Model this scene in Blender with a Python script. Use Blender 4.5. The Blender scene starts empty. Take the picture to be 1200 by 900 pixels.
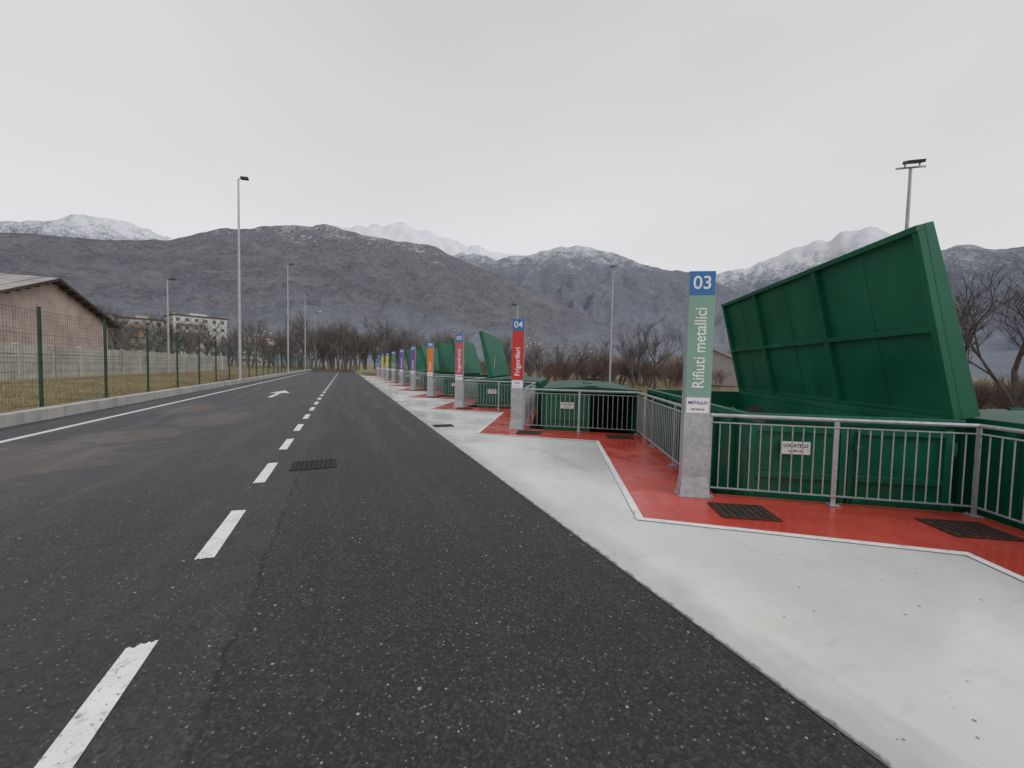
import bpy, math, random
import numpy as np
from mathutils import Vector, Matrix, noise
random.seed(7)
D=bpy.data
scene=bpy.context.scene
col=scene.collection
UP=Vector((0,0,1))
ANG=math.atan2(-.52,.854)
PER=5.7

# ------------------------------------------------------------------ materials
class NT:
    def __init__(s,name):
        s.m=D.materials.new(name); s.m.use_nodes=True
        s.t=s.m.node_tree; s.n=s.t.nodes; s.b=s.n["Principled BSDF"]
        s.geo=s.n.new("ShaderNodeNewGeometry")
    def link(s,a,b): s.t.links.new(a,b)
    def put(s,sock,val):
        if hasattr(val,"is_output"): s.link(val,sock)
        elif isinstance(val,(tuple,list)) and len(val)==3 and sock.type=='RGBA': sock.default_value=(*val,1)
        else: sock.default_value=val
    def noise(s,scale,detail=4,rough=.55,vec=None,dist=0):
        n=s.n.new("ShaderNodeTexNoise"); n.inputs["Scale"].default_value=scale
        n.inputs["Detail"].default_value=detail; n.inputs["Roughness"].default_value=rough
        n.inputs["Distortion"].default_value=dist
        s.link(vec if vec else s.geo.outputs["Position"],n.inputs["Vector"]); return n.outputs["Fac"]
    def vor(s,scale,out="Distance",vec=None):
        n=s.n.new("ShaderNodeTexVoronoi"); n.inputs["Scale"].default_value=scale
        s.link(vec if vec else s.geo.outputs["Position"],n.inputs["Vector"]); return n.outputs[out]
    def vcol(s,scale,vec=None):
        c=s.vor(scale,"Color",vec); q=s.n.new("ShaderNodeSeparateColor"); s.link(c,q.inputs[0]); return q.outputs
    def math(s,op,a,b=0.0,c=None,clamp=False):
        n=s.n.new("ShaderNodeMath"); n.operation=op; n.use_clamp=clamp
        s.put(n.inputs[0],a); s.put(n.inputs[1],b)
        if c is not None: s.put(n.inputs[2],c)
        return n.outputs[0]
    def rng(s,x,a,b,lo=0.0,hi=1.0):
        n=s.n.new("ShaderNodeMapRange"); n.clamp=True
        s.put(n.inputs[0],x)
        for i,v in enumerate((a,b,lo,hi)): s.put(n.inputs[i+1],v)
        return n.outputs[0]
    def mix(s,f,a,b,mode='MIX'):
        n=s.n.new("ShaderNodeMix"); n.data_type='RGBA'; n.blend_type=mode
        s.put(n.inputs[0],f); s.put(n.inputs[6],a); s.put(n.inputs[7],b); return n.outputs[2]
    def xyz(s):
        n=s.n.new("ShaderNodeSeparateXYZ"); s.link(s.geo.outputs["Position"],n.inputs[0]); return n.outputs
    def scaled(s,x,y,z,src=None):
        n=s.n.new("ShaderNodeMapping"); n.inputs["Scale"].default_value=(x,y,z)
        s.link(src if src else s.geo.outputs["Position"],n.inputs[0]); return n.outputs[0]
    def blob(s,X,Y,cx,cy,rx,ry,pn,amp=.55):
        dx=s.math('DIVIDE',s.math('SUBTRACT',X,cx),rx); dy=s.math('DIVIDE',s.math('SUBTRACT',Y,cy),ry)
        d=s.math('SQRT',s.math('ADD',s.math('MULTIPLY',dx,dx),s.math('MULTIPLY',dy,dy)))
        return s.math('ADD',d,s.rng(pn,.2,.8,-amp,amp))
    def bump(s,h,strength=.3,dist=.01):
        n=s.n.new("ShaderNodeBump"); n.inputs["Strength"].default_value=strength
        n.inputs["Distance"].default_value=dist; s.put(n.inputs["Height"],h)
        s.link(n.outputs[0],s.b.inputs["Normal"])
    def fin(s,colr,rough=.7,metal=0.0,spec=None):
        s.put(s.b.inputs["Base Color"],colr); s.put(s.b.inputs["Roughness"],rough)
        s.put(s.b.inputs["Metallic"],metal)
        if spec is not None: s.b.inputs["Specular IOR Level"].default_value=spec
        return s.m

def m_simple(name,c,rough=.6,metal=0.0,var=.25,scale=3.0,bump=0.0):
    t=NT(name)
    n=t.noise(scale,4)
    c2=tuple(x*(1-var) for x in c); c3=tuple(min(1,x*(1+var)) for x in c)
    k=t.mix(t.rng(n,.35,.65),c2,c3)
    if bump: t.bump(t.noise(scale*12,3),bump,.004)
    return t.fin(k,t.rng(n,.3,.7,rough*.8,min(1,rough*1.2)),metal)

def m_asphalt():
    t=NT("asphalt"); X,Y,Z=t.xyz()
    wig=t.noise(2.2,5,.7)
    seam=t.math('ADD',X,t.rng(wig,.2,.8,-.07,.07))
    old=t.rng(seam,-.66,-.54,1,0)
    base=t.mix(old,(.016,.016,.0185),(.040,.040,.045))
    big=t.noise(.35,5,.6)
    base=t.mix(t.math('MULTIPLY',t.rng(big,.38,.66,0,.6),t.rng(old,0,1,.4,1)),base,(.062,.062,.066))
    vec=t.scaled(1.2,.09,1)
    streak=t.noise(1.6,5,.65,vec)
    base=t.mix(t.rng(streak,.48,.7,0,.35),base,(.06,.059,.063))
    wet=t.rng(streak,.5,.34,0,1)
    base=t.mix(t.math('MULTIPLY',wet,.6),base,(.010,.010,.012))
    med=t.noise(3.2,5,.7)
    base=t.mix(t.rng(med,.5,.7,0,.35),base,(.05,.049,.052))
    base=t.mix(t.rng(med,.5,.33,0,.45),base,(.012,.012,.013))
    gs=t.vcol(70)
    base=t.mix(t.rng(gs[0],.5,1,0,.5),base,(.095,.095,.10))
    base=t.mix(t.rng(gs[1],.5,1,0,.65),base,(.006,.006,.007))
    pn=t.noise(1.9,6,.7)
    msk=None;rim=None
    for (cx,cy,rx,ry) in ((-5.0,8.6,1.6,1.8),(-4.3,10.9,.9,1.0),(-3.4,13.6,.9,1.6),(-4.9,16.5,.7,1.4),(-5.2,5.0,1.1,.8)):
        d=t.blob(X,Y,cx,cy,rx,ry,pn,.7)
        k=t.rng(d,.84,.95,1,0); e=t.rng(t.math('ABSOLUTE',t.math('SUBTRACT',d,1.04)),.02,.24,1,0)
        msk=k if msk is None else t.math('MAXIMUM',msk,k)
        rim=e if rim is None else t.math('MAXIMUM',rim,e)
    base=t.mix(t.math('MULTIPLY',rim,.75),base,(.012,.0115,.011))
    base=t.mix(t.math('MULTIPLY',msk,t.rng(med,.35,.65,.55,.95)),base,(.105,.086,.076))
    d2=t.blob(X,Y,-2.2,3.2,1.5,3.2,pn,.9)
    base=t.mix(t.rng(d2,.6,1.0,.35,0),base,(.014,.014,.016))
    sx=t.math('ABSOLUTE',t.math('ADD',seam,.60))
    base=t.mix(t.math('MULTIPLY',t.rng(sx,.004,.022,.8,0),t.rng(t.noise(1.1,3),.32,.5)),base,(.005,.005,.005))
    v=t.vor(14); vs=t.vcol(14)
    dens=t.rng(t.noise(.7,4,.6),.36,.6,.4,1)
    sp=t.math('LESS_THAN',v,t.math('MULTIPLY',t.rng(vs[0],.3,1,0,.17),dens))
    base=t.mix(t.math('MULTIPLY',sp,.8),base,(.45,.44,.44))
    v3=t.vor(40); vs3=t.vcol(40)
    sp3=t.math('LESS_THAN',v3,t.rng(vs3[1],.5,1,0,.28))
    base=t.mix(t.math('MULTIPLY',sp3,.6),base,(.30,.30,.30))
    h=t.math('ADD',t.noise(120,3),t.math('MULTIPLY',t.vor(70),.9))
    t.bump(h,.6,.007)
    r=t.rng(t.math('MAXIMUM',wet,t.math('MULTIPLY',rim,.8)),0,1,.58,.26); r=t.math('ADD',r,t.rng(med,.3,.7,-.08,.08))
    return t.fin(base,r,0,.5)
def m_whitefloor():
    t=NT("painted_concrete"); X,Y,Z=t.xyz()
    b=t.mix(t.rng(t.noise(.45,5,.6),.35,.68),(.59,.605,.59),(.71,.72,.705))
    b=t.mix(t.rng(t.noise(.9,6,.7),.54,.70,0,.45),b,(.54,.515,.43))
    b=t.mix(t.rng(t.noise(2.5,5,.7,t.scaled(.4,2.2,1)),.58,.7,0,.35),b,(.45,.45,.44))
    b=t.mix(t.rng(t.noise(5,6,.8),.6,.75,0,.35),b,(.38,.37,.35))
    tv=t.noise(1.0,4,.6,t.scaled(3.5,.25,1))
    b=t.mix(t.rng(tv,.6,.72,0,.22),b,(.30,.30,.30))
    v=t.vor(9); vs=t.vcol(9)
    b=t.mix(t.math('MULTIPLY',t.math('LESS_THAN',v,t.rng(vs[0],.4,1,0,.09)),.85),b,(.08,.08,.08))
    v=t.vor(28); vs=t.vcol(28)
    b=t.mix(t.math('MULTIPLY',t.math('LESS_THAN',v,t.rng(vs[0],.6,1,0,.16)),.45),b,(.2,.2,.19))
    e=t.math('SUBTRACT',X,t.rng(t.noise(9,6,.75),.2,.8,-.03,.05))
    b=t.mix(t.rng(e,2.1,2.125,.95,0),b,(.03,.03,.03))
    e2=t.math('SUBTRACT',X,t.rng(t.noise(1.5,5,.7),.2,.8,-.1,.3))
    b=t.mix(t.rng(e2,2.1,2.35,.35,0),b,(.25,.25,.25))
    t.bump(t.math('ADD',t.noise(30,4),t.math('MULTIPLY',t.noise(2,3),3)),.12,.006)
    return t.fin(b,t.rng(t.noise(.6,5,.6),.38,.62,.14,.48),0,.5)
def m_red():
    t=NT("red_resin_floor")
    b=t.mix(t.rng(t.noise(.9,5,.6),.35,.65),(.46,.048,.030),(.58,.075,.05))
    b=t.mix(t.rng(t.noise(4,6,.7),.56,.70,0,.35),b,(.55,.19,.14))
    b=t.mix(t.rng(t.noise(2.2,6,.75),.58,.70,0,.35),b,(.22,.035,.028))
    v=t.vor(9); vs=t.vcol(9)
    b=t.mix(t.math('MULTIPLY',t.math('LESS_THAN',v,t.rng(vs[0],.5,1,0,.09)),.7),b,(.09,.03,.03))
    t.bump(t.noise(40,4),.12,.004)
    return t.fin(b,t.rng(t.noise(1.3,5,.6),.4,.62,.14,.45),0,.45)
def m_paint():
    t=NT("road_paint")
    b=t.mix(t.rng(t.noise(3,4),.3,.7),(.66,.66,.66),(.82,.82,.81))
    w=t.rng(t.noise(38,5,.75),.59,.65,0,.85)
    b=t.mix(w,b,(.09,.09,.09))
    b=t.mix(t.rng(t.noise(7,5,.7),.57,.70,0,.6),b,(.18,.18,.18))
    t.bump(t.noise(60,3),.3,.004)
    return t.fin(b,.5)
def m_green(name,c=(.006,.125,.062)):
    t=NT(name)
    n=t.noise(.8,5,.6); f=t.noise(2.2,6,.7,t.scaled(1,1,.2))
    b=t.mix(t.rng(n,.35,.65),tuple(x*.78 for x in c),tuple(x*1.15 for x in c))
    b=t.mix(t.rng(f,.54,.72,0,.4),b,(.035,.16,.11))
    b=t.mix(t.rng(t.noise(14,5,.75),.66,.72,0,.4),b,(.06,.05,.03))
    b=t.mix(t.rng(t.noise(3.5,6,.75),.6,.75,0,.4),b,(.01,.06,.035))
    t.bump(t.noise(1.3,2),.3,.04)
    return t.fin(b,t.rng(n,.3,.7,.28,.5),0,.45)
def m_galv():
    t=NT("galvanised_steel")
    s=t.vcol(22)
    b=t.mix(s[0],(.39,.41,.43),(.50,.52,.54))
    b=t.mix(t.rng(t.noise(3,5,.7),.45,.7,0,.5),b,(.30,.31,.33))
    return t.fin(b,t.rng(s[1],0,1,.38,.6),.4)
def m_concrete(name,c,st=.5):
    t=NT(name)
    b=t.mix(t.rng(t.noise(.7,6,.65),.3,.7),tuple(x*.72 for x in c),tuple(min(1,x*1.15) for x in c))
    b=t.mix(t.rng(t.noise(1.5,5,.7,t.scaled(1.3,1.3,.15)),.52,.72,0,st),b,(.13,.12,.105))
    t.bump(t.noise(25,5),.3,.01)
    return t.fin(b,.85)
def m_grass():
    t=NT("winter_grass")
    b=t.mix(t.rng(t.noise(.25,6,.65),.35,.65),(.22,.175,.09),(.12,.13,.055))
    b=t.mix(t.rng(t.noise(1.2,6,.7),.4,.65),b,(.31,.24,.125))
    b=t.mix(t.rng(t.noise(9,4,.7),.5,.7,0,.7),b,(.10,.08,.045))
    t.bump(t.noise(14,5),.6,.06)
    return t.fin(b,.95)
def m_mount(name,low,high,snow0,snow1,haze,hz0=500,snowamt=1.0,hmix=.25):
    t=NT(name); X,Y,Z=t.xyz()
    n1=t.noise(.0016,6,.6); n2=t.noise(.008,7,.72); n3=t.noise(.05,6,.78); n4=t.noise(.004,7,.75,t.scaled(1,1,3.5))
    b=t.mix(t.rng(n1,.42,.58),low,high)
    b=t.mix(t.rng(n2,.47,.56,0,.85),b,tuple(x*.42 for x in low))
    b=t.mix(t.rng(n3,.48,.60,0,.7),b,tuple(x*1.25 for x in high))
    b=t.mix(t.rng(n4,.56,.60,0,.6),b,(high[0]*1.45,high[1]*1.4,high[2]*1.25))
    b=t.mix(t.rng(n3,.47,.40,0,.7),b,tuple(x*.4 for x in low))
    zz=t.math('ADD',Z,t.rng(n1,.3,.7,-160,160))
    b=t.mix(hmix,b,haze)  # aerial haze painted into the base colour, no volume
    hgt=t.math('ADD',Z,t.rng(n2,.3,.7,-330,330))
    hgt=t.math('ADD',hgt,t.rng(n3,.3,.7,-330,330))
    s=t.rng(hgt,snow0,snow1,0,snowamt)
    b=t.mix(s,b,(.86,.88,.92))
    # small snowy meadows
    b=t.mix(t.math('MULTIPLY',t.rng(n4,.66,.69,0,.8),t.rng(Z,450,800)),b,(.72,.74,.78))
    b=t.mix(t.rng(zz,0,hz0,.85,0.0),b,tuple(x*1.22 for x in haze))  # valley mist painted as a paler haze tint towards the foot
    t.bump(t.math('ADD',n2,t.math('MULTIPLY',n3,.6)),.75,80)
    return t.fin(b,1.0,0,0.0)

M=dict(
 asph=m_asphalt(), wf=m_whitefloor(), red=m_red(), paint=m_paint(), green=m_green("green_container_paint"),
 greend=m_green("dark_green_container_paint",(.004,.07,.036)), galv=m_galv(),
 kerb=m_concrete("kerb_concrete",(.46,.455,.44),.45), wall=m_concrete("wall_concrete",(.50,.475,.43),.75),
 slab=m_concrete("slab_side_concrete",(.3,.3,.29)), grass=m_grass(),
 stucco=m_concrete("pink_stucco",(.54,.43,.38),.35),
 rust=m_simple("rusty_grate",(.055,.03,.02),.7,.2,.5,25), leaf=m_simple("dead_leaves",(.10,.06,.035),.8,0,.6,4),
 black=m_simple("black_rubber",(.012,.012,.012),.8), dark=m_simple("dark_iron",(.022,.022,.024),.6,.4,.5,20),
 fgreen=m_simple("fence_green_paint",(.010,.045,.025),.45), blue=m_simple("blue_sign_vinyl",(.03,.16,.42),.4,0,.04),
 white=m_simple("white_sign_vinyl",(.8,.8,.8),.45,0,.03), darktxt=m_simple("purple_print",(.10,.05,.28),.5),
 bark=m_simple("bare_bark",(.10,.085,.075),.9,0,.4,2), twig=m_simple("reddish_twigs",(.15,.105,.09),.9,0,.5,.25),
 twigg=m_simple("grey_brown_twigs",(.16,.14,.13),.9,0,.4,.3),
 roof=m_simple("fibre_cement_roof",(.34,.32,.31),.85,0,.2,.8,.3), roofd=m_simple("dark_roof_edge",(.07,.05,.04),.8),
 roofr=m_simple("clay_roof",(.17,.115,.095),.85), hw=m_simple("house_plaster",(.58,.58,.57),.8,0,.12,.02),
 hw2=m_simple("beige_plaster",(.42,.395,.365),.8,0,.12,.05), glass=m_simple("window_glass",(.09,.095,.105),.2,0),
 lamp=m_simple("lamp_housing",(.06,.06,.065),.5,.3), orange=m_simple("orange_panel",(.42,.20,.11),.6),
 scrap=m_simple("scrap_metal",(.22,.18,.15),.55,.5,.6,4),
)

# ------------------------------------------------------------------ mesh builder
class MB:
    def __init__(s,o=(0,0,0)): s.v=[];s.f=[];s.mi=[];s.o=Vector(o);s.mats=[]
    def mid(s,k):
        if k not in s.mats: s.mats.append(k)
        return s.mats.index(k)
    def add(s,vs,fs,k):
        b=len(s.v); s.v+=[tuple(Vector(p)-s.o) for p in vs]; m=s.mid(k)
        for f in fs: s.f.append([i+b for i in f]); s.mi.append(m)
    def box(s,c,d,k,R=None):
        c=Vector(c); h=[x/2 for x in d]
        P=[Vector((sx*h[0],sy*h[1],sz*h[2])) for sz in(-1,1) for sy in(-1,1) for sx in(-1,1)]
        if R is not None: P=[R@p for p in P]
        s.add([p+c for p in P],[(0,2,3,1),(4,5,7,6),(0,1,5,4),(2,6,7,3),(0,4,6,2),(1,3,7,5)],k)
    def bb(s,x0,x1,y0,y1,z0,z1,k): s.box(((x0+x1)/2,(y0+y1)/2,(z0+z1)/2),(x1-x0,y1-y0,z1-z0),k)
    def tube(s,a,b,r,k,n=8,r2=None,cap=True):
        a=Vector(a);b=Vector(b);d=(b-a).normalized(); r2=r if r2 is None else r2
        t=UP if abs(d.z)<.9 else Vector((1,0,0)); e=d.cross(t).normalized(); g=d.cross(e)
        P=[]
        for c,rr in((a,r),(b,r2)):
            for i in range(n):
                w=2*math.pi*i/n; P.append(c+(e*math.cos(w)+g*math.sin(w))*rr)
        F=[(i,(i+1)%n,n+(i+1)%n,n+i) for i in range(n)]
        if cap: F+= [tuple(range(n-1,-1,-1)),tuple(range(n,2*n))]
        s.add(P,F,k)
    def obj(s,name,bevel=0,smooth=False,loc=None,rotz=0,parent=None):
        me=D.meshes.new(name); me.from_pydata(s.v,[],s.f)
        for k in s.mats: me.materials.append(M[k])
        me.polygons.foreach_set("material_index",s.mi)
        if smooth: me.polygons.foreach_set("use_smooth",[True]*len(me.polygons))
        me.update()
        ob=D.objects.new(name,me); col.objects.link(ob); ob.location=s.o if loc is None else loc
        ob.rotation_euler[2]=rotz
        if parent: ob.parent=parent
        if bevel:
            b=ob.modifiers.new("bev",'BEVEL'); b.width=bevel; b.segments=2; b.limit_method='ANGLE'
        return ob

# ------------------------------------------------------------------ ground
g=MB()
prof=[(-6000,.28),(-40,.28),(-7.6,.28),(-7.56,-.08),(3.2,-.08),(3.3,-1.6),(45,-1.6),(60,-.5),(6000,-.5)]
ys=[-3000,-60,0,60,120,300,7000]
V=[(x,y,z) for y in ys for x,z in prof]; n=len(prof)
g.add(V,[(j*n+i,j*n+i+1,(j+1)*n+i+1,(j+1)*n+i) for j in range(len(ys)-1) for i in range(n-1)],'grass')
g.obj("ground")
a=MB(); a.add([(-7.32,-25,0),(2.1,-25,0),(2.1,110,0),(-7.32,110,0)],[(0,1,2,3)],'asph')
a.obj("road")
a=MB(); a.add([(3.35,-30,-1.55),(19,-30,-1.55),(19,85,-1.55),(3.35,85,-1.55)],[(0,1,2,3)],'asph'); a.obj("lower_yard_road")

k=MB(); y=-20
while y<105:
    k.bb(-7.58,-7.3,y,y+.985,-.05,.30+random.uniform(-.006,.006),'kerb'); y+=1.0
k.obj("kerb",bevel=.015)
m=MB()
def strip(p,q,w,z,jag=0):
    p=Vector((*p,z));q=Vector((*q,z));d=(q-p).normalized();s_=Vector((-d.y,d.x,0))*w/2
    if not jag:
        m.add([p-s_,q-s_,q+s_,p+s_],[(0,1,2,3)],'paint'); return
    N=10
    e1=[p-s_+2*s_*(i/N)+d*random.uniform(-jag,jag) for i in range(N+1)]
    e2=[q+s_-2*s_*(i/N)+d*random.uniform(-jag,jag) for i in range(N+1)]
    m.add(e1+e2,[tuple(range(2*N+2))],'paint')
for i in range(-4,34):
    y0=1.67+2.23*i
    strip((-1.07,y0),(-1.07,y0+1.15),.14,.004,.018)
m.obj("dashed_centre_line")
m=MB(); strip((-6.1,-20),(-6.1,86),.15,.004); m.obj("road_edge_line")
m=MB()
z=.004
m.add([(-3.35,21.2,z),(-3.15,21.2,z),(-3.15,24.2,z),(-2.75,24.2,z),(-3.25,26.4,z),(-3.75,24.2,z),(-3.35,24.2,z)],[(0,1,2,3,4,5,6)],'paint')
m.obj("arrow_marking")
d=MB()
def grate(cx,cy,w,l,z,ang,mat='dark',bars=9):
    R=Matrix.Rotation(ang,3,'Z'); c=Vector((cx,cy,z))
    d.box(c,(w,l,.004),'black',R)
    for i in range(bars):
        d.box(c+R@Vector((-w/2+w*(i+.5)/bars,0,.006)),(w/bars*.5,l*.96,.006),mat,R)
    for j in(-1,0,1): d.box(c+R@Vector((0,j*l*.3,.0045)),(w*.98,.015,.004),mat,R)
    for sx in(-1,1): d.box(c+R@Vector((sx*w/2,0,.005)),(.025,l+.025,.010),mat,R)
    for sy in(-1,1): d.box(c+R@Vector((0,sy*l/2,.005)),(w-.027,.025,.010),mat,R)
grate(-.45,6.95,.62,.55,.003,0); d.obj("drain_grate")
d=MB(); grate(2.5,10.4,.5,.35,.008,0); d.obj("drain_grate")

# platform
K0,K1=-3,10
Lp=[];Rl=[]
for kk in range(K0,K1+1):
    o=PER*kk
    Lp+=[(5.3,1.5+o),(3.0,3.25+o)]
    Rl+=[(6.8,1.9+o),(4.4,3.55+o)]
E=[(x+.165,y+.04) for x,y in Rl]
p=MB()
for i in range(len(E)-1):
    (x0,y0),(x1,y1)=E[i],E[i+1]
    p.add([(2.1,y0,.004),(x0,y0,.004),(x1,y1,.004),(2.1,y1,.004)],[(0,1,2,3)],'wf')
    p.add([(x0,y0,-1.6),(x1,y1,-1.6),(x1,y1,.004),(x0,y0,.004)],[(0,1,2,3)],'slab')
xe,ye=E[-1]; p.add([(2.1,ye,-.1),(xe,ye,-1.6),(xe,ye,.004),(2.1,ye,.004)],[(0,1,2,3)],'slab')
p.obj("concrete_platform")
p=MB()
for i in range(len(E)-1):
    p.add([(*Lp[i],.009),(*E[i],.009),(*E[i+1],.009),(*Lp[i+1],.009)],[(0,1,2,3)],'red')
p.obj("red_floor_strip")
m=MB()
for i in range(len(Lp)-1):
    p0=Vector((*Lp[i],0));p1=Vector((*Lp[i+1],0)); dd=(p1-p0).normalized()*.04
    strip(tuple((p0-dd)[:2]),tuple((p1+dd)[:2]),.085,.013+.001*(i%2))
m.obj("white_boundary_line")
for kk in range(K0,8):
    o=PER*kk
    d=MB(); grate(4.3,2.98+o,.60,.46,.014,ANG,'rust',7); d.obj("floor_grate")
    d=MB(); grate(6.15,1.75+o,.60,.46,.014,ANG,'rust',7); d.obj("floor_grate")
lf=MB(); rl=random.Random(5)
for i in range(170):
    q=rl.random()
    if q<.25: x,y,zz=rl.uniform(2.2,4.6),rl.uniform(1.5,22),.008
    elif q<.45: x,y,zz=rl.uniform(-.5,2.1),rl.uniform(1,14),.004
    elif q<.85: x,y,zz=-7.25+rl.random()**2*.9,rl.uniform(4,30),.004
    else: x,y,zz=rl.uniform(3.4,5.4),rl.uniform(1.8,7),.012
    s=rl.uniform(.005,.012); a=rl.uniform(0,6.3); c_,s_=math.cos(a)*s,math.sin(a)*s
    lf.add([(x-c_,y-s_,zz),(x+s_*.5,y-c_*.5,zz+rl.uniform(0,.004)),(x+c_,y+s_,zz+rl.uniform(0,.004)),(x-s_*.5,y+c_*.5,zz+rl.uniform(0,.004))],[(0,1,2,3)],'leaf')
lf.obj("fallen_leaves")

def railing(p,q):
    p=Vector((*p,0));q=Vector((*q,0));b=MB(p);L=(q-p).length;d=(q-p)/L
    ang=math.atan2(d.y,d.x);R=Matrix.Rotation(ang,3,'Z')
    b.tube(p+UP*1.085,q+UP*1.085,.024,'galv',10)
    L2=(q-p).length-.06
    b.box((p+q)/2+UP*.99,(L2,.04,.012),'galv',R)
    b.box((p+q)/2+UP*.13,(L2,.04,.012),'galv',R)
    ns=max(1,round(L/1.45))
    for i in range(1,ns+1):
        c=p.lerp(q,i/ns)
        b.box(c+UP*.535,(.055,.012,1.06),'galv',R)
        b.box(c+UP*.020,(.12,.12,.012),'galv',R)
        for sx in(-.04,.04): b.tube(c+R@Vector((sx,.035,.025)),c+R@Vector((sx,.035,.045)),.008,'galv',6)
    nb=int(L/.118)
    for i in range(1,nb):
        c=p.lerp(q,i/nb)
        b.tube(c+UP*.13,c+UP*.99,.0078,'galv',5,cap=False)
    b.obj("guard_railing")
for i in range(len(Rl)-1): railing(Rl[i],Rl[i+1])

def text(s,size,mat,parent,loc,rot,name,align='CENTER',xs=1.0):
    cu=D.curves.new(name,'FONT'); cu.body=s; cu.size=size; cu.align_x=align; cu.align_y='CENTER'
    cu.extrude=.0008; cu.offset=size*.012; cu.materials.append(M[mat])
    ob=D.objects.new(name,cu); col.objects.link(ob); ob.parent=parent; ob.location=loc; ob.rotation_euler=rot
    ob.scale=(xs,1,1)
    return ob
names=[("Legno",(.35,.2,.08)),("Rifiuti metallici",(.22,.38,.30)),("Frigoriferi",(.55,.035,.03)),("Ingombranti",(.48,.11,.13)),("Inerti",(.72,.22,.03)),
 ("Plastica",(.20,.08,.33)),("Pneumatici",(.14,.10,.35)),("Vetro",(.05,.30,.12)),("Carta",(.60,.50,.05)),("Verde",(.5,.48,.08)),("Tessili",(.05,.2,.45))]
for i,(nm,c) in enumerate(names):
    kk=i-1; key='pc%d'%i; M[key]=m_simple("sign_vinyl_%s"%nm.split()[0].lower(),c,.4,0,.04)
    b=MB()
    W=.32;Dp=.13;Hh=2.93
    b.bb(-W/2,W/2,0,Dp,0.01,Hh,'galv')
    b.bb(-W/2+.004,W/2-.004,-.003,-.0005,1.32,Hh-.31,key)
    b.bb(-W/2+.004,W/2-.004,-.003,-.0005,Hh-.307,Hh-.002,'blue')
    b.bb(-W/2+.02,W/2-.02,-.005,-.0035,1.10,1.30,'white')
    b.add([(-W/2-.03,-.05,.01),(W/2+.02,-.05,.01),(W/2+.02,Dp+.02,.01),(-W/2-.03,Dp+.02,.01),(-W/2-.002,-.004,.26),(W/2+.002,-.004,.26),(W/2+.002,Dp+.002,.26),(-W/2-.002,Dp+.002,.26)],
      [(0,1,5,4),(1,2,6,5),(2,3,7,6),(3,0,4,7)],'galv')
    b.bb(-W/2-.05,W/2+.03,-.07,Dp+.03,.002,.012,'galv')
    ob=b.obj("sign_pillar",bevel=.003,loc=(4.215,3.60+PER*kk,.008),rotz=ANG)
    text("%02d"%(kk+3),.235,'white',ob,(0,-.006,Hh-.155),(math.pi/2,0,0),"number_text")
    text(nm,.205 if kk<1 else .19,'white',ob,(0,-.006,1.42),(math.pi/2,-math.pi/2,0),"name_text",'LEFT',.86 if kk==0 else 1)
    text({0:"METALLO",1:"FRIGO"}.get(kk,nm.upper()[:8]),.056,'darktxt',ob,(0,-.008,1.235),(math.pi/2,0,0),"label_text")
    text("CER 20.01.40",.03,'darktxt',ob,(0,-.008,1.15),(math.pi/2,0,0),"code_text")

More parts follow.
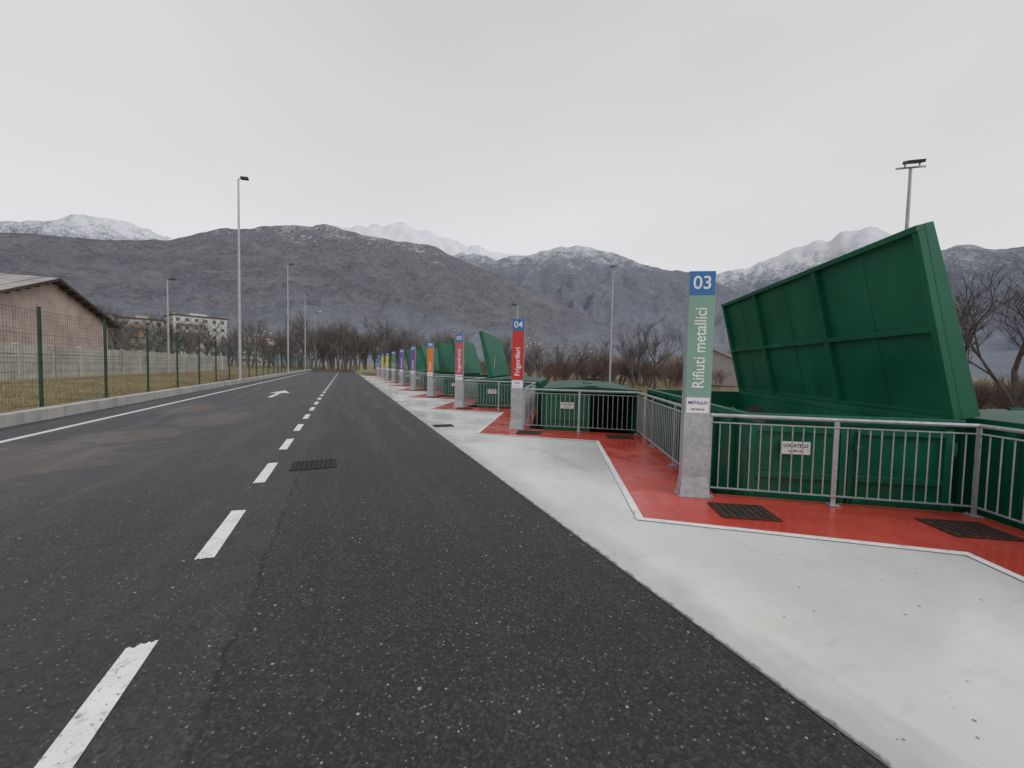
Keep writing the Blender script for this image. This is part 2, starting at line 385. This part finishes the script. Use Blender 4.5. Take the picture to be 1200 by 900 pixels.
# ------------------------------------------------------------------ containers
def container(kk,lid):
    L=6.0;W=2.46;z0=-1.35;zt=1.02
    b=MB(); G='green'
    t=.05
    b.bb(0,W,0,L,z0,z0+.06,G)
    b.bb(0,t,0,L,z0+.06,zt,G); b.bb(W-t,W,0,L,z0+.06,zt,G)
    b.bb(t,W-t,L-t,L,z0+.06,zt,G)
    b.bb(t,W/2-.012,.02,.07,z0+.08,zt-.04,G)
    sides=[(t,W/2-.015)]
    if kk!=1:
        b.bb(W/2+.012,W-t,.02,.07,z0+.08,zt-.04,G); sides.append((W/2+.015,W-t))
    else:  # right leaf folded back against the outer side wall
        b.bb(W+.09,W+.13,-.02,1.15,z0+.08,zt-.04,G)
    for x0,x1 in sides:
        b.bb(x0,x0+.07,-.035,.018,z0+.08,zt-.05,G); b.bb(x1-.07,x1,-.035,.018,z0+.08,zt-.05,G)
        for zz in(z0+.12,-.3,.25,zt-.15): b.bb(x0+.072,x1-.072,-.03,.018,zz,zz+.08,G)
        b.bb((x0+x1)/2-.03,(x0+x1)/2+.03,-.028,.018,z0+.202,-.302,G)
    if kk!=1:
        b.tube((W/2+.1,-.06,z0+.2),(W/2+.1,-.06,zt-.1),.02,G,8)
        for zz in(-.8,0,.7): b.box((W/2+.1,-.05,zz),(.1,.06,.06),G)
    for x in(.02,W-.02):
        for zz in(-.9,-.1,.65): b.tube((x,-.03,zz),(x,-.03,zz+.16),.028,G,8)
    b.bb(-.06,.06,-.06,L+.04,zt,zt+.09,G); b.bb(W-.06,W+.06,-.06,L+.04,zt,zt+.09,G)
    b.bb(.062,W-.062,-.06,.07,zt+.002,zt+.088,G); b.bb(.062,W-.062,L-.06,L+.04,zt+.002,zt+.088,G)
    y=.3
    while y<L:
        b.bb(-.075,-.002,y,y+.09,z0+.02,zt-.003,G); b.bb(W+.002,W+.075,y,y+.09,z0+.02,zt-.003,G); y+=.62
    for x in(.6,W-.78): b.bb(x,x+.18,.1,L-.1,z0-.15,z0-.002,'dark')
    for x in(.5,W-.5):
        for yy in(.35,L-.35): b.tube((x-.12,yy,z0-.1),(x+.12,yy,z0-.1),.1,'dark',14)
    b.bb(.42,.78,-.045,-.037,.58,.75,'white')
    ob=b.obj("waste_container",bevel=.006,loc=(4.98,3.46+PER*kk,0),rotz=ANG)
    text("LOCATELLI",.06,'black',ob,(.60,-.047,.695),(math.pi/2,0,0),"label_text")
    text("tel. 035 123",.035,'black',ob,(.60,-.047,.625),(math.pi/2,0,0),"label_text")
    l=MB()
    LW=2.5
    if lid:
        th=math.radians(103.0+ (0 if kk==0 else random.uniform(-6,5)))
        ax=Vector((math.cos(th),0,math.sin(th))); nx=Vector((-math.sin(th),0,math.cos(th)))
        H0=Vector((W+.05,0,zt+.10))
        def P(s,y,h): return H0+ax*s+Vector((0,y,0))+nx*h
        def lb(s0,s1,y0,y1,h0,h1,k_='green'):
            vs=[P(s,y,h) for h in(h0,h1) for y in(y0,y1) for s in(s0,s1)]
            l.add(vs,[(0,2,3,1),(4,5,7,6),(0,1,5,4),(2,6,7,3),(0,4,6,2),(1,3,7,5)],k_)
        lb(0,LW,-.02,L+.02,-.01,0)
        for y in(-.02,.335*L,.70*L,L-.07): lb(.08,LW-.08,y,y+.09,.002,.085)
        lb(0,.078,-.02,L+.02,.002,.085); lb(LW-.078,LW,-.02,L+.02,.002,.10)
        for a0,a1 in((.07,.335*L),(.335*L+.09,.70*L),(.70*L+.09,L-.07)):
            lb(1.14,1.21,a0+.002,a1-.002,.002,.085)
            mid=(a0+a1)/2; lb(1.215,LW-.082,mid-.010,mid+.010,.001,.008); lb(.082,1.135,mid-.010,mid+.010,.001,.008)
        for y in(-.02,L):
            vs=[P(0,y,-.012),P(LW,y,-.012),P(LW,y,-.10),P(1.25,y,-.16),P(0,y,-.20)]
            vs+= [q+Vector((0,.02,0)) for q in vs]; nn=5
            l.add(vs,[tuple(range(nn)),tuple(range(2*nn-1,nn-1,-1))]+[(i,(i+1)%nn,nn+(i+1)%nn,nn+i) for i in range(nn)],'green')
        vs=[P(LW,.0,-.10),P(1.25,0,-.16),P(0,0,-.20),P(LW,L,-.10),P(1.25,L,-.16),P(0,L,-.20)]
        l.add(vs,[(0,1,4,3),(1,2,5,4)],'green')
        for y in(.4,2.0,4.0,5.6): l.tube(P(-.02,y,-.02),P(-.02,y+.2,-.02),.035,'green',8)
        l.tube(Vector((W+.04,.9,-.2)),P(1.0,.9,-.3),.03,'galv',8)
        l.obj("lid",bevel=.004,parent=ob,loc=(0,0,0))
        s=MB(); rnd=random.Random(kk)
        for i in range(90):
            R=Matrix.Rotation(rnd.uniform(0,6.3),3,'Z')@Matrix.Rotation(rnd.uniform(-.6,.6),3,'X')@Matrix.Rotation(rnd.uniform(-.5,.5),3,'Y')
            s.box((rnd.uniform(.4,W-.4),rnd.uniform(.5,L-.5),rnd.uniform(.2,.62)),(rnd.uniform(.05,.7),rnd.uniform(.05,.9),rnd.uniform(.01,.12)),rnd.choice(['scrap','galv','rust','scrap','dark']),R)
        s.bb(.06,W-.06,.08,L-.06,z0+.07,.2,'scrap')
        s.obj("scrap_load",parent=ob,loc=(0,0,0))
    else:
        l.add([(-.05,-.05,zt+.095),(W/2,-.05,zt+.17),(W+.05,-.05,zt+.095),(-.05,L,zt+.095),(W/2,L,zt+.17),(W+.05,L,zt+.095)],
              [(0,1,4,3),(1,2,5,4),(0,2,1),(3,4,5),(0,3,5,2)],'greend')
        for y in(0,2,4,5.9): l.box((W/2,y,zt+.165),(.3,.06,.05),'green')
        l.obj("lid",parent=ob,loc=(0,0,0))
for kk,lid in((-2,0),(-1,0),(0,1),(1,0),(2,0),(3,1),(4,1),(5,1),(6,1),(7,0),(8,1)): container(kk,lid)

# ------------------------------------------------------------------ lamps
def lamp(x,y,zb,h,heads=1,rot=0,name="street_lamp"):
    b=MB((x,y,zb)); o=Vector((x,y,zb))
    b.bb(x-.15,x+.15,y-.15,y+.15,zb-.02,zb+.06,'kerb')
    b.tube(o,o+UP*h*.5,.115,'galv',12,.095); b.tube(o+UP*h*.5,o+UP*h,.09,'galv',12,.055)
    R=Matrix.Rotation(rot,3,'Z')
    if heads==1:
        b.tube(o+UP*(h-.05),o+UP*(h+.12)+R@Vector((.2,0,0)),.035,'galv',8)
        b.box(o+UP*(h+.13)+R@Vector((.4,0,0)),(.5,.35,.14),'lamp',R@Matrix.Rotation(-.1,3,'Y'))
    else:
        b.box(o+UP*(h+.0),(.06,1.1,.06),'galv',R)
        Q=R@Matrix.Rotation(.35,3,'Y')
        b.box(o+UP*(h+.2)+R@Vector((.1,.05,0)),(.42,.62,.13),'lamp',Q)
        for s in(-.22,.32): b.box(o+UP*(h+.09)+R@Vector((0,s,0)),(.05,.04,.2),'galv',R)
    b.obj(name)
for y in(35.9,63.8,90,122): lamp(-7.45 if y<110 else -7.6,y,.28,15.3,1,0)
lamp(27.6,35.5,-1.6,14.6,2,math.pi+.5); lamp(23.3,9.1,-1.6,12.6,2,math.pi+.9)
lamp(16.4,36.5,-1.6,9.6,1,math.pi); lamp(-17.1,52,.28,9.8,1,0)

# ------------------------------------------------------------------ fence
f=MB(); X=-7.78; z0=.28; H=2.75
posts=[-.9+3.2*i for i in range(33)]
for py in posts:
    f.tube((X,py,z0),(X,py,z0+H),.04,'fgreen',8); f.tube((X,py,z0+H),(X,py,z0+H+.03),.045,'fgreen',8)
for i in range(len(posts)-1):
    a_,b_=posts[i],posts[i+1]
    st=.1 if a_<30 else .2; n=int((b_-a_)/st); r=.0026 if a_<30 else .004
    for j in range(1,n):
        w=a_+(b_-a_)*j/n; f.tube((X,w,z0+.05),(X,w,z0+H-.08),r,'fgreen',3,cap=False)
nz=24
for j in range(nz+1):
    w=z0+.05+(H-.13)*j/nz; f.tube((X,posts[0],w),(X,posts[-1],w),.0026 if j%6 else .006,'fgreen',3,cap=False)
f.obj("green_mesh_fence")
w=MB(); y=6
while y<78:
    hgt=2.45
    w.bb(-18.1,-17.95,y+.1,y+2.9,.2,hgt+random.uniform(-.02,.02),'wall'); w.bb(-18.15,-17.85,y-.1,y+.1,.2,hgt+.08,'wall')
    for zz in(.75,1.3,1.85): w.bb(-17.955,-17.945,y+.1,y+2.9,zz,zz+.02,'black')
    y+=3.0
w.obj("concrete_wall")

# warehouse
root=D.objects.new("warehouse",None); col.objects.link(root); root.location=(-24,48,0)
def part(b,name,par):
    ob=b.obj(name); ob.parent=par; ob.matrix_parent_inverse=Matrix.Translation(-par.location) ; return ob
b=MB(); ze,zr,yr,hw_=5.55,8.6,48,9
pts=[(yr-hw_,.2),(yr+hw_,.2),(yr+hw_,ze),(yr,zr),(yr-hw_,ze)]
vs=[(-24,a,c) for a,c in pts]+[(-62,a,c) for a,c in pts]
b.add(vs,[(0,1,2,3,4),(9,8,7,6,5),(1,6,7,2),(0,4,9,5)],'stucco'); part(b,"walls",root)
b=MB()
for s in(-1,1):
    n_=36
    for i in range(n_):
        x0=-23.3-i*39/n_; x1=x0-39/n_
        h_=.03 if i%2 else 0
        y1=yr+s*(hw_+1.0); zl=zr+.18-(zr-ze)/hw_*(hw_+1.0)
        b.add([(x0,yr,zr+.18+h_),(x1,yr,zr+.18+h_),(x1,y1,zl+h_),(x0,y1,zl+h_)],[(0,1,2,3)],'roof')
    b.add([(-23.3,yr,zr+.2),(-23.3,y1,zl+.02),(-23.3,y1,zl-.22),(-23.3,yr,zr-.04)],[(0,1,2,3)],'roofd')
    b.add([(-23.3,yr,zr+.0),(-62,yr,zr+.0),(-62,y1,zl-.18),(-23.3,y1,zl-.18)],[(0,1,2,3)],'roofd')
    b.tube((-23.3,y1,zl-.1),(-62,y1,zl-.1),.1,'roofd',8)
    for j in range(9):
        tt=(j+.3)/9; yy=yr+s*(hw_+.8)*tt; zz=zr+.02-(zr-ze)/hw_*(hw_+.8)*tt
        b.bb(-23.95,-23.32,yy-.07,yy+.07,zz-.22,zz-.06,'roofd')
part(b,"roof",root)

def block(x,y,w,dp,h,fl,ang,mat,acc=None):
    rt=D.objects.new("apartment_building",None); col.objects.link(rt); rt.location=(x,y,0); rt.rotation_euler[2]=ang
    b=MB(); b.bb(-w/2,w/2,-dp/2,dp/2,-1,h,mat); b.bb(-w/2-.5,w/2+.5,-dp/2-.5,dp/2+.5,h,h+.35,'roofd'); b.bb(-w/6,w/6,-dp/5,dp/5,h+.35,h+1.6,mat)
    b.obj("walls",parent=rt,loc=(0,0,0))
    b=MB(); fh=h/fl
    for i in range(fl):
        n=int(w/2.6)
        for j in range(n):
            cx=-w/2+w*(j+.5)/n; z=i*fh+1.0
            for s in(-1,1): b.box((cx,s*(dp/2+.02),z+.7),(1.2,.05,1.4),'glass')
        n=int(dp/3)
        for j in range(n):
            cy=-dp/2+dp*(j+.5)/n
            for s in(-1,1): b.box((s*(w/2+.02),cy,i*fh+1.7),(.05,1.2,1.4),'glass')
    b.obj("windows",parent=rt,loc=(0,0,0))
    b=MB()
    for i in range(1,fl):
        b.box((-w*.18,-dp/2-.8,i*fh+.1),(w*.5,1.5,.18),mat); b.box((-w*.18,-dp/2-1.5,i*fh+.65),(w*.5,.08,.9),acc or mat)
    b.obj("balconies",parent=rt,loc=(0,0,0))
block(-58,206,18,12,20,6,.5,'hw','hw2'); block(-72,196,12,13,17,5,.3,'hw2','orange'); block(-96,215,15,12,20,6,.3,'hw2')
block(-50,285,18,12,17,5,.1,'hw2')
def house(x,y,w,dp,h,rh,ang,zb,wm='hw2'):
    b=MB()
    b.bb(-w/2,w/2,-dp/2,dp/2,0,h,wm)
    b.add([(-w/2,-dp/2,h),(-w/2,dp/2,h),(-w/2,0,h+rh),(w/2,-dp/2,h),(w/2,dp/2,h),(w/2,0,h+rh)],[(0,2,1),(3,4,5)],wm)
    e=.5; k_=rh/(dp/2)
    for s in(-1,1):
        b.add([(-w/2-e,0,h+rh+.1),(w/2+e,0,h+rh+.1),(w/2+e,s*(dp/2+e),h+.1-e*k_),(-w/2-e,s*(dp/2+e),h+.1-e*k_)],[(0,1,2,3)],'roofr')
    for j in range(int(w/3)):
        for s in(-1,1): b.box((-w/2+3*(j+.5),s*(dp/2+.01),h*.55),(1.1,.06,1.3),'glass')
    b.obj("farm_house",loc=(x,y,zb),rotz=ang)
house(63,49,16,9,3.6,2.2,.5,-.6); house(60,78,13,8,3.4,2.0,.2,-.6); house(85,74,16,9,4,2.2,-.3,-.6)

# ------------------------------------------------------------------ trees
def tree_template(seed,H=8.0,levels=5,spread=.55,trunk=.14,bush=False,kids=5):
    r=random.Random(seed); V=[];F=[]
    def seg(a,b,ra,rb,n):
        d=(b-a).normalized(); t=UP if abs(d.z)<.9 else Vector((1,0,0)); e=d.cross(t).normalized(); g_=d.cross(e); base=len(V)
        for c,rr in((a,ra),(b,rb)):
            for i in range(n):
                w_=2*math.pi*i/n; q=c+(e*math.cos(w_)+g_*math.sin(w_))*rr; V.append(tuple(q))
        for i in range(n): F.append((base+i,base+(i+1)%n,base+n+(i+1)%n,base+n+i))
    def grow(a,d,L,rad,lv):
        n=6 if lv==levels else (4 if lv>=levels-1 else 3)
        k_=3 if lv>1 else 2; pts=[a]; dd=d.copy()
        for i in range(k_):
            dd=(dd+Vector((r.uniform(-1,1),r.uniform(-1,1),r.uniform(-.3,.7)))*.16).normalized()
            pts.append(pts[-1]+dd*L/k_)
        for i in range(k_):
            seg(pts[i],pts[i+1],rad*(1-.5*i/k_),rad*(1-.5*(i+1)/k_),n)
        if lv==0: return
        m_=r.choice([kids-1,kids,kids]) if lv>1 else 4
        for j in range(m_):
            tpos=r.uniform(.3,1) if j else 1
            ii=min(k_-1,int(tpos*k_)); q=pts[ii].lerp(pts[ii+1],tpos*k_-ii)
            ax=Vector((r.uniform(-1,1),r.uniform(-1,1),r.uniform(-.1,.5))).normalized()
            nd=(dd*(1-spread*.5)+ax*spread*1.1+UP*.12).normalized()
            grow(q,nd,L*r.uniform(.55,.78),max(rad*.5,.009),lv-1)
    if bush:
        for j in range(7):
            a=r.uniform(0,6.3); grow(Vector((math.cos(a)*.4,math.sin(a)*.4,0)),Vector((math.cos(a)*.5,math.sin(a)*.5,1)).normalized(),H*.42,trunk*.45,levels-1)
    else: grow(Vector((0,0,0)),UP.copy(),H*.40,trunk,levels)
    V=np.array(V,dtype=np.float32); V*= H/max(V[:,2].max(),.1)
    return V,np.array(F,dtype=np.int32)
T=[tree_template(i,8,4,.55+.1*(i%2),.16) for i in range(5)]
TF=[tree_template(60+i,8,5,.5,.17,kids=4) for i in range(4)]
TB=[tree_template(20+i,4,4,.6,.10,True) for i in range(3)]
def mesh_np(name,Vs,Fs,mat):
    me=D.meshes.new(name); V=np.concatenate(Vs); F=np.concatenate(Fs)
    me.vertices.add(len(V)); me.vertices.foreach_set("co",V.ravel())
    me.loops.add(F.size); me.loops.foreach_set("vertex_index",F.ravel())
    me.polygons.add(len(F)); me.polygons.foreach_set("loop_start",np.arange(0,F.size,4,dtype=np.int32)); 
    me.materials.append(M[mat]); me.update(calc_edges=True); me.validate()
    ob=D.objects.new(name,me); col.objects.link(ob); return ob
def mass(name,places,temps,mat):
    Vs=[];Fs=[];b=0;r=random.Random(len(places))
    for (x,y,z,s) in places:
        V,F=r.choice(temps); a=r.uniform(0,6.28); c,sn=math.cos(a),math.sin(a)
        W=V*s; X_=W[:,0]*c-W[:,1]*sn+x; Y_=W[:,0]*sn+W[:,1]*c+y; Z_=W[:,2]+z
        Vs.append(np.stack([X_,Y_,Z_],1).astype(np.float32)); Fs.append(F+b); b+=len(V)
    return mesh_np(name,Vs,Fs,mat)
def azp(az,dist,z,s): a=math.radians(az); return (math.sin(a)*dist,math.cos(a)*dist,z,s)
R_=random.Random(3)
pl=[azp(R_.uniform(-7,16),R_.uniform(105,165),0,R_.uniform(.9,1.9)) for i in range(95)]
mass("distant_bare_trees",pl,T,'twigg')
pl=[azp(R_.uniform(-26,-6),R_.uniform(95,170),.2,R_.uniform(.8,1.6)) for i in range(55)]
mass("distant_bare_trees",pl,T,'twigg')
pl=[azp(R_.uniform(12,60),R_.uniform(60,100),-1,R_.uniform(.8,1.4)) for i in range(110)]
mass("bare_hedgerow",pl,TB,'twig')
pl=[azp(R_.uniform(14,60),R_.uniform(62,120),-1,R_.uniform(.7,1.2)) for i in range(46)]
mass("distant_bare_trees",pl,T,'twigg')
pl=[azp(R_.uniform(60,88),R_.uniform(28,50),-1.6,R_.uniform(.7,1.15)) for i in range(42)]
mass("bare_hedgerow",pl,TB,'twig')
k_=0
def tree(x,y,z,s,fine=True):
    global k_
    V,F=(TF[k_%4] if fine else T[k_%5]); k_+=1
    ob=mesh_np("bare_tree",[V*s],[F],'bark'); ob.location=(x,y,z); ob.rotation_euler[2]=k_*1.7
for az,dist,s in ((4.9,95,1.75),(7,110,1.3),(1.5,105,1.4),(37,58,1.15),(41,54,1.1),(44,60,1.3),(33,62,1.0),(48,56,1.1),(73,32,1.15),(76.5,28,1.05),(79,34,1.3),(71,42,1.15),(-22,78,1.2),(-18,84,1.15),(-15,90,1.2),(82,30,1.1)):
    x,y,z,_=azp(az,dist,-1.6 if 10<az else .2,1); tree(x,y,z,s)

rg=np.random.RandomState(4); N=16000
gx=-7.9-rg.rand(N)**1.3*10; gy=4+rg.rand(N)*46
h=rg.uniform(.04,.16,N); a=rg.rand(N)*6.28; wd=.012
P=np.zeros((N,4,3),np.float32)
ca,sa=np.cos(a)*wd,np.sin(a)*wd; lx=rg.uniform(-.06,.06,N); ly=rg.uniform(-.06,.06,N)
P[:,0]=np.stack([gx-ca,gy-sa,np.full(N,.27)],1); P[:,1]=np.stack([gx+ca,gy+sa,np.full(N,.27)],1)
P[:,2]=np.stack([gx+ca*.2+lx,gy+sa*.2+ly,.28+h],1); P[:,3]=np.stack([gx-ca*.2+lx,gy-sa*.2+ly,.28+h],1)
M['tuft']=m_simple("dry_grass_blades",(.30,.23,.12),.9,0,.5,.9)
mesh_np("dry_grass",[P.reshape(-1,3)],[np.arange(4*N,dtype=np.int32).reshape(-1,4)],'tuft')

# ------------------------------------------------------------------ mountains
def interp(tab,x):
    if x<=tab[0][0]: return tab[0][1]
    for (a,b_),(c,d_) in zip(tab,tab[1:]):
        if x<=c:
            t=(x-a)/(c-a); return b_+(d_-b_)*t
    return tab[-1][1]
def mheight(tab,Dd,foot,az,t,seed,rough):
    H=interp(tab,az)*Dd
    dist=foot+(Dd-foot)*t if t<=1 else Dd+(t-1)*Dd*.5
    if t<=1: s=.25*t+.75*t**1.6
    else: s=1-.8*(t-1)
    a=math.radians(az); x=math.sin(a)*dist; y=math.cos(a)*dist
    q=Vector((x,y,0))
    wv=noise.noise_vector(q*.0009+Vector((seed,0,0)))*500
    q2=(q+Vector((wv.x,wv.y,0)))
    rid=0;amp=1;fr=.0011
    for o in range(5):
        rid+=amp*(1-2*abs(noise.noise(q2*fr+Vector((seed,seed*2,o*7.1))))); amp*=.5; fr*=2.1
    rid=rid/1.9-.55
    env=math.sin(math.pi*min(t,1))**.7 if t<1 else 0
    z=H*s+rid*H*.26*env*(1-.35*t)+H*rough*noise.fractal(q*.005+Vector((0,0,seed)),1,2,6)*min(1,t*3)*(.5+.5*env)
    return x,y,z+1.65*t-3*(1-min(t,1))
def mountain(name,tab,Dd,foot,a0,a1,seed,mat,rough=.05,na=520,nt=80):
    V=[];
    tt=[i/(nt-10) for i in range(nt+4)]
    for i in range(na+1):
        az=a0+(a1-a0)*i/na
        for t in tt: V.append(mheight(tab,Dd,foot,az,t,seed,rough))
    m_=len(tt); F=[(i*m_+j,(i+1)*m_+j,(i+1)*m_+j+1,i*m_+j+1) for i in range(na) for j in range(m_-1)]
    me=D.meshes.new(name); me.from_pydata(V,[],F); me.polygons.foreach_set("use_smooth",[True]*len(me.polygons)); me.materials.append(mat); me.update()
    ob=D.objects.new(name,me); col.objects.link(ob)
A=[(-60,.15),(-40,.17),(-29.5,.19),(-24.4,.208),(-18,.232),(-13.5,.268),(-8,.298),(-2.5,.318),(2,.308),(7.5,.302),(12.3,.298),(16,.268),(21,.24),(26,.205),(30,.17),(36,.12),(43,.085),(50,.06),(60,.05),(110,.05)]
B=[(-5,.15),(5,.2),(12,.26),(16,.292),(21,.279),(26,.293),(30,.308),(33.7,.311),(38.5,.286),(43,.252),(47.6,.232),(50.7,.205),(54.6,.176),(57,.155),(61,.119),(66,.09),(80,.06)]
C=[(-70,.17),(-30,.203),(-26.6,.229),(-24.4,.242),(-22,.252),(-19.7,.245),(-18,.236),(-13,.24),(-5,.3),(0,.322),(4,.337),(7.5,.348),(10,.339),(12.3,.327),(16,.312),(21,.298),(30,.28),(40,.24),(47.6,.22),(50.7,.225),(54.6,.232),(57.3,.248),(60.7,.266),(62.5,.268),(63.8,.28),(65.9,.278),(67.9,.256),(70,.23),(75,.2),(110,.18)]
Dn=[(58,.03),(62,.10),(65,.15),(68,.19),(70.4,.216),(72.2,.2225),(74.3,.21),(76.7,.207),(85,.2),(100,.18),(115,.17)]
hz=(.29,.315,.375)  # haze tint blended into the slope base colours
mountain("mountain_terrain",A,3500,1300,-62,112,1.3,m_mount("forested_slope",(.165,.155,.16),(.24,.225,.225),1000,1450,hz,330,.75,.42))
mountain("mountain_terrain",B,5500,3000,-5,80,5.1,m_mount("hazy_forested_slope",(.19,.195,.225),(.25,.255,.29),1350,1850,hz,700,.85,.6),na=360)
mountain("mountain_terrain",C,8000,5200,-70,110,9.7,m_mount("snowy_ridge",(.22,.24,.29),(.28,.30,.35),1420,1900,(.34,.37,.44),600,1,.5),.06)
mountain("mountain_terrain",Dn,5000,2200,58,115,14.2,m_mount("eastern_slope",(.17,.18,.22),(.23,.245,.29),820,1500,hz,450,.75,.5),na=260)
vb=MB(); rr=random.Random(11)
for i in range(260):
    az=rr.choice([rr.uniform(-28,60),rr.gauss(20,8),rr.gauss(34,7)]); t=rr.uniform(.03,.26)
    x,y,z=mheight(A,3500,1300,az,t,1.3,.05); s=rr.uniform(6,12); z-=2
    Rz=Matrix.Rotation(rr.uniform(0,3),3,'Z'); hh=rr.uniform(6,9)
    vb.box((x,y,z+hh/2),(s,s*rr.uniform(.8,1.5),hh),rr.choice(['hw','hw2','hw2']),Rz)
    vb.add([Vector((x,y,z+hh))+Rz@Vector(q) for q in((-s*.6,-s*.8,0),(s*.6,-s*.8,0),(s*.6,s*.8,0),(-s*.6,s*.8,0),(0,-s*.8,3),(0,s*.8,3))],[(0,4,5,3),(1,2,5,4),(0,1,4),(2,3,5)],'roofr')
vb.obj("village_houses")

# ------------------------------------------------------------------ world, sun
w=D.worlds.new("World"); scene.world=w; w.use_nodes=True; nt=w.node_tree; nn=nt.nodes; bg=nn["Background"]
sky=nn.new("ShaderNodeTexSky"); sky.sky_type='NISHITA'; sky.sun_disc=False
sky.sun_elevation=math.radians(38); sky.sun_rotation=math.radians(150)
hs=nn.new("ShaderNodeHueSaturation"); hs.inputs["Saturation"].default_value=.12; nt.links.new(sky.outputs[0],hs.inputs["Color"])
tc=nn.new("ShaderNodeTexCoord"); sx=nn.new("ShaderNodeSeparateXYZ"); nt.links.new(tc.outputs["Generated"],sx.inputs[0])
mp=nn.new("ShaderNodeMapping"); mp.inputs["Scale"].default_value=(1,1,3.0); nt.links.new(tc.outputs["Generated"],mp.inputs[0])
nz_=nn.new("ShaderNodeTexNoise"); nz_.inputs["Scale"].default_value=1.3; nz_.inputs["Detail"].default_value=4; nz_.inputs["Roughness"].default_value=.4; nt.links.new(mp.outputs[0],nz_.inputs["Vector"])
mr=nn.new("ShaderNodeMapRange"); nt.links.new(sx.outputs[2],mr.inputs[0])
for i,v in enumerate((.15,.8,1.08,.86)): mr.inputs[i+1].default_value=v
m2=nn.new("ShaderNodeMapRange"); nt.links.new(nz_.outputs[0],m2.inputs[0])
for i,v in enumerate((.3,.7,.94,1.05)): m2.inputs[i+1].default_value=v
mm=nn.new("ShaderNodeMath"); mm.operation='MULTIPLY'; nt.links.new(mr.outputs[0],mm.inputs[0]); nt.links.new(m2.outputs[0],mm.inputs[1])
vm=nn.new("ShaderNodeVectorMath"); vm.operation='SCALE'; vm.inputs[0].default_value=(7.3,7.28,7.5); nt.links.new(mm.outputs[0],vm.inputs["Scale"])
mx=nn.new("ShaderNodeMix"); mx.data_type='RGBA'; mx.inputs[0].default_value=.93; nt.links.new(hs.outputs[0],mx.inputs[6]); nt.links.new(vm.outputs[0],mx.inputs[7])
nt.links.new(mx.outputs[2],bg.inputs[0]); bg.inputs[1].default_value=.1
sl=D.lights.new("sun",'SUN'); sl.energy=1.1; sl.angle=math.radians(30); sl.color=(1,.985,.965)
so=D.objects.new("sun",sl); col.objects.link(so)
az_=math.radians(150); el=math.radians(38)
dirv=Vector((math.sin(az_)*math.cos(el),math.cos(az_)*math.cos(el),math.sin(el)))
so.rotation_euler=dirv.to_track_quat('Z','Y').to_euler()

# ------------------------------------------------------------------ camera
yaw=math.radians(23.6);p_=math.radians(2.45);r_=math.radians(1.2)
f_=Vector((math.sin(yaw)*math.cos(p_),math.cos(yaw)*math.cos(p_),-math.sin(p_)))
r0=Vector((math.cos(yaw),-math.sin(yaw),0));u0=r0.cross(f_)
Rr=r0*math.cos(r_)+u0*math.sin(r_);U=u0*math.cos(r_)-r0*math.sin(r_)
cd=D.cameras.new("camera"); cam=D.objects.new("camera",cd); col.objects.link(cam)
cam.matrix_world=Matrix(((Rr.x,U.x,-f_.x,0),(Rr.y,U.y,-f_.y,0),(Rr.z,U.z,-f_.z,1.65),(0,0,0,1)))
cd.sensor_width=36; cd.lens=13.5; cd.clip_start=.05; cd.clip_end=20000
scene.camera=cam
scene.view_settings.view_transform='Standard'; scene.view_settings.look='None'; scene.view_settings.exposure=0
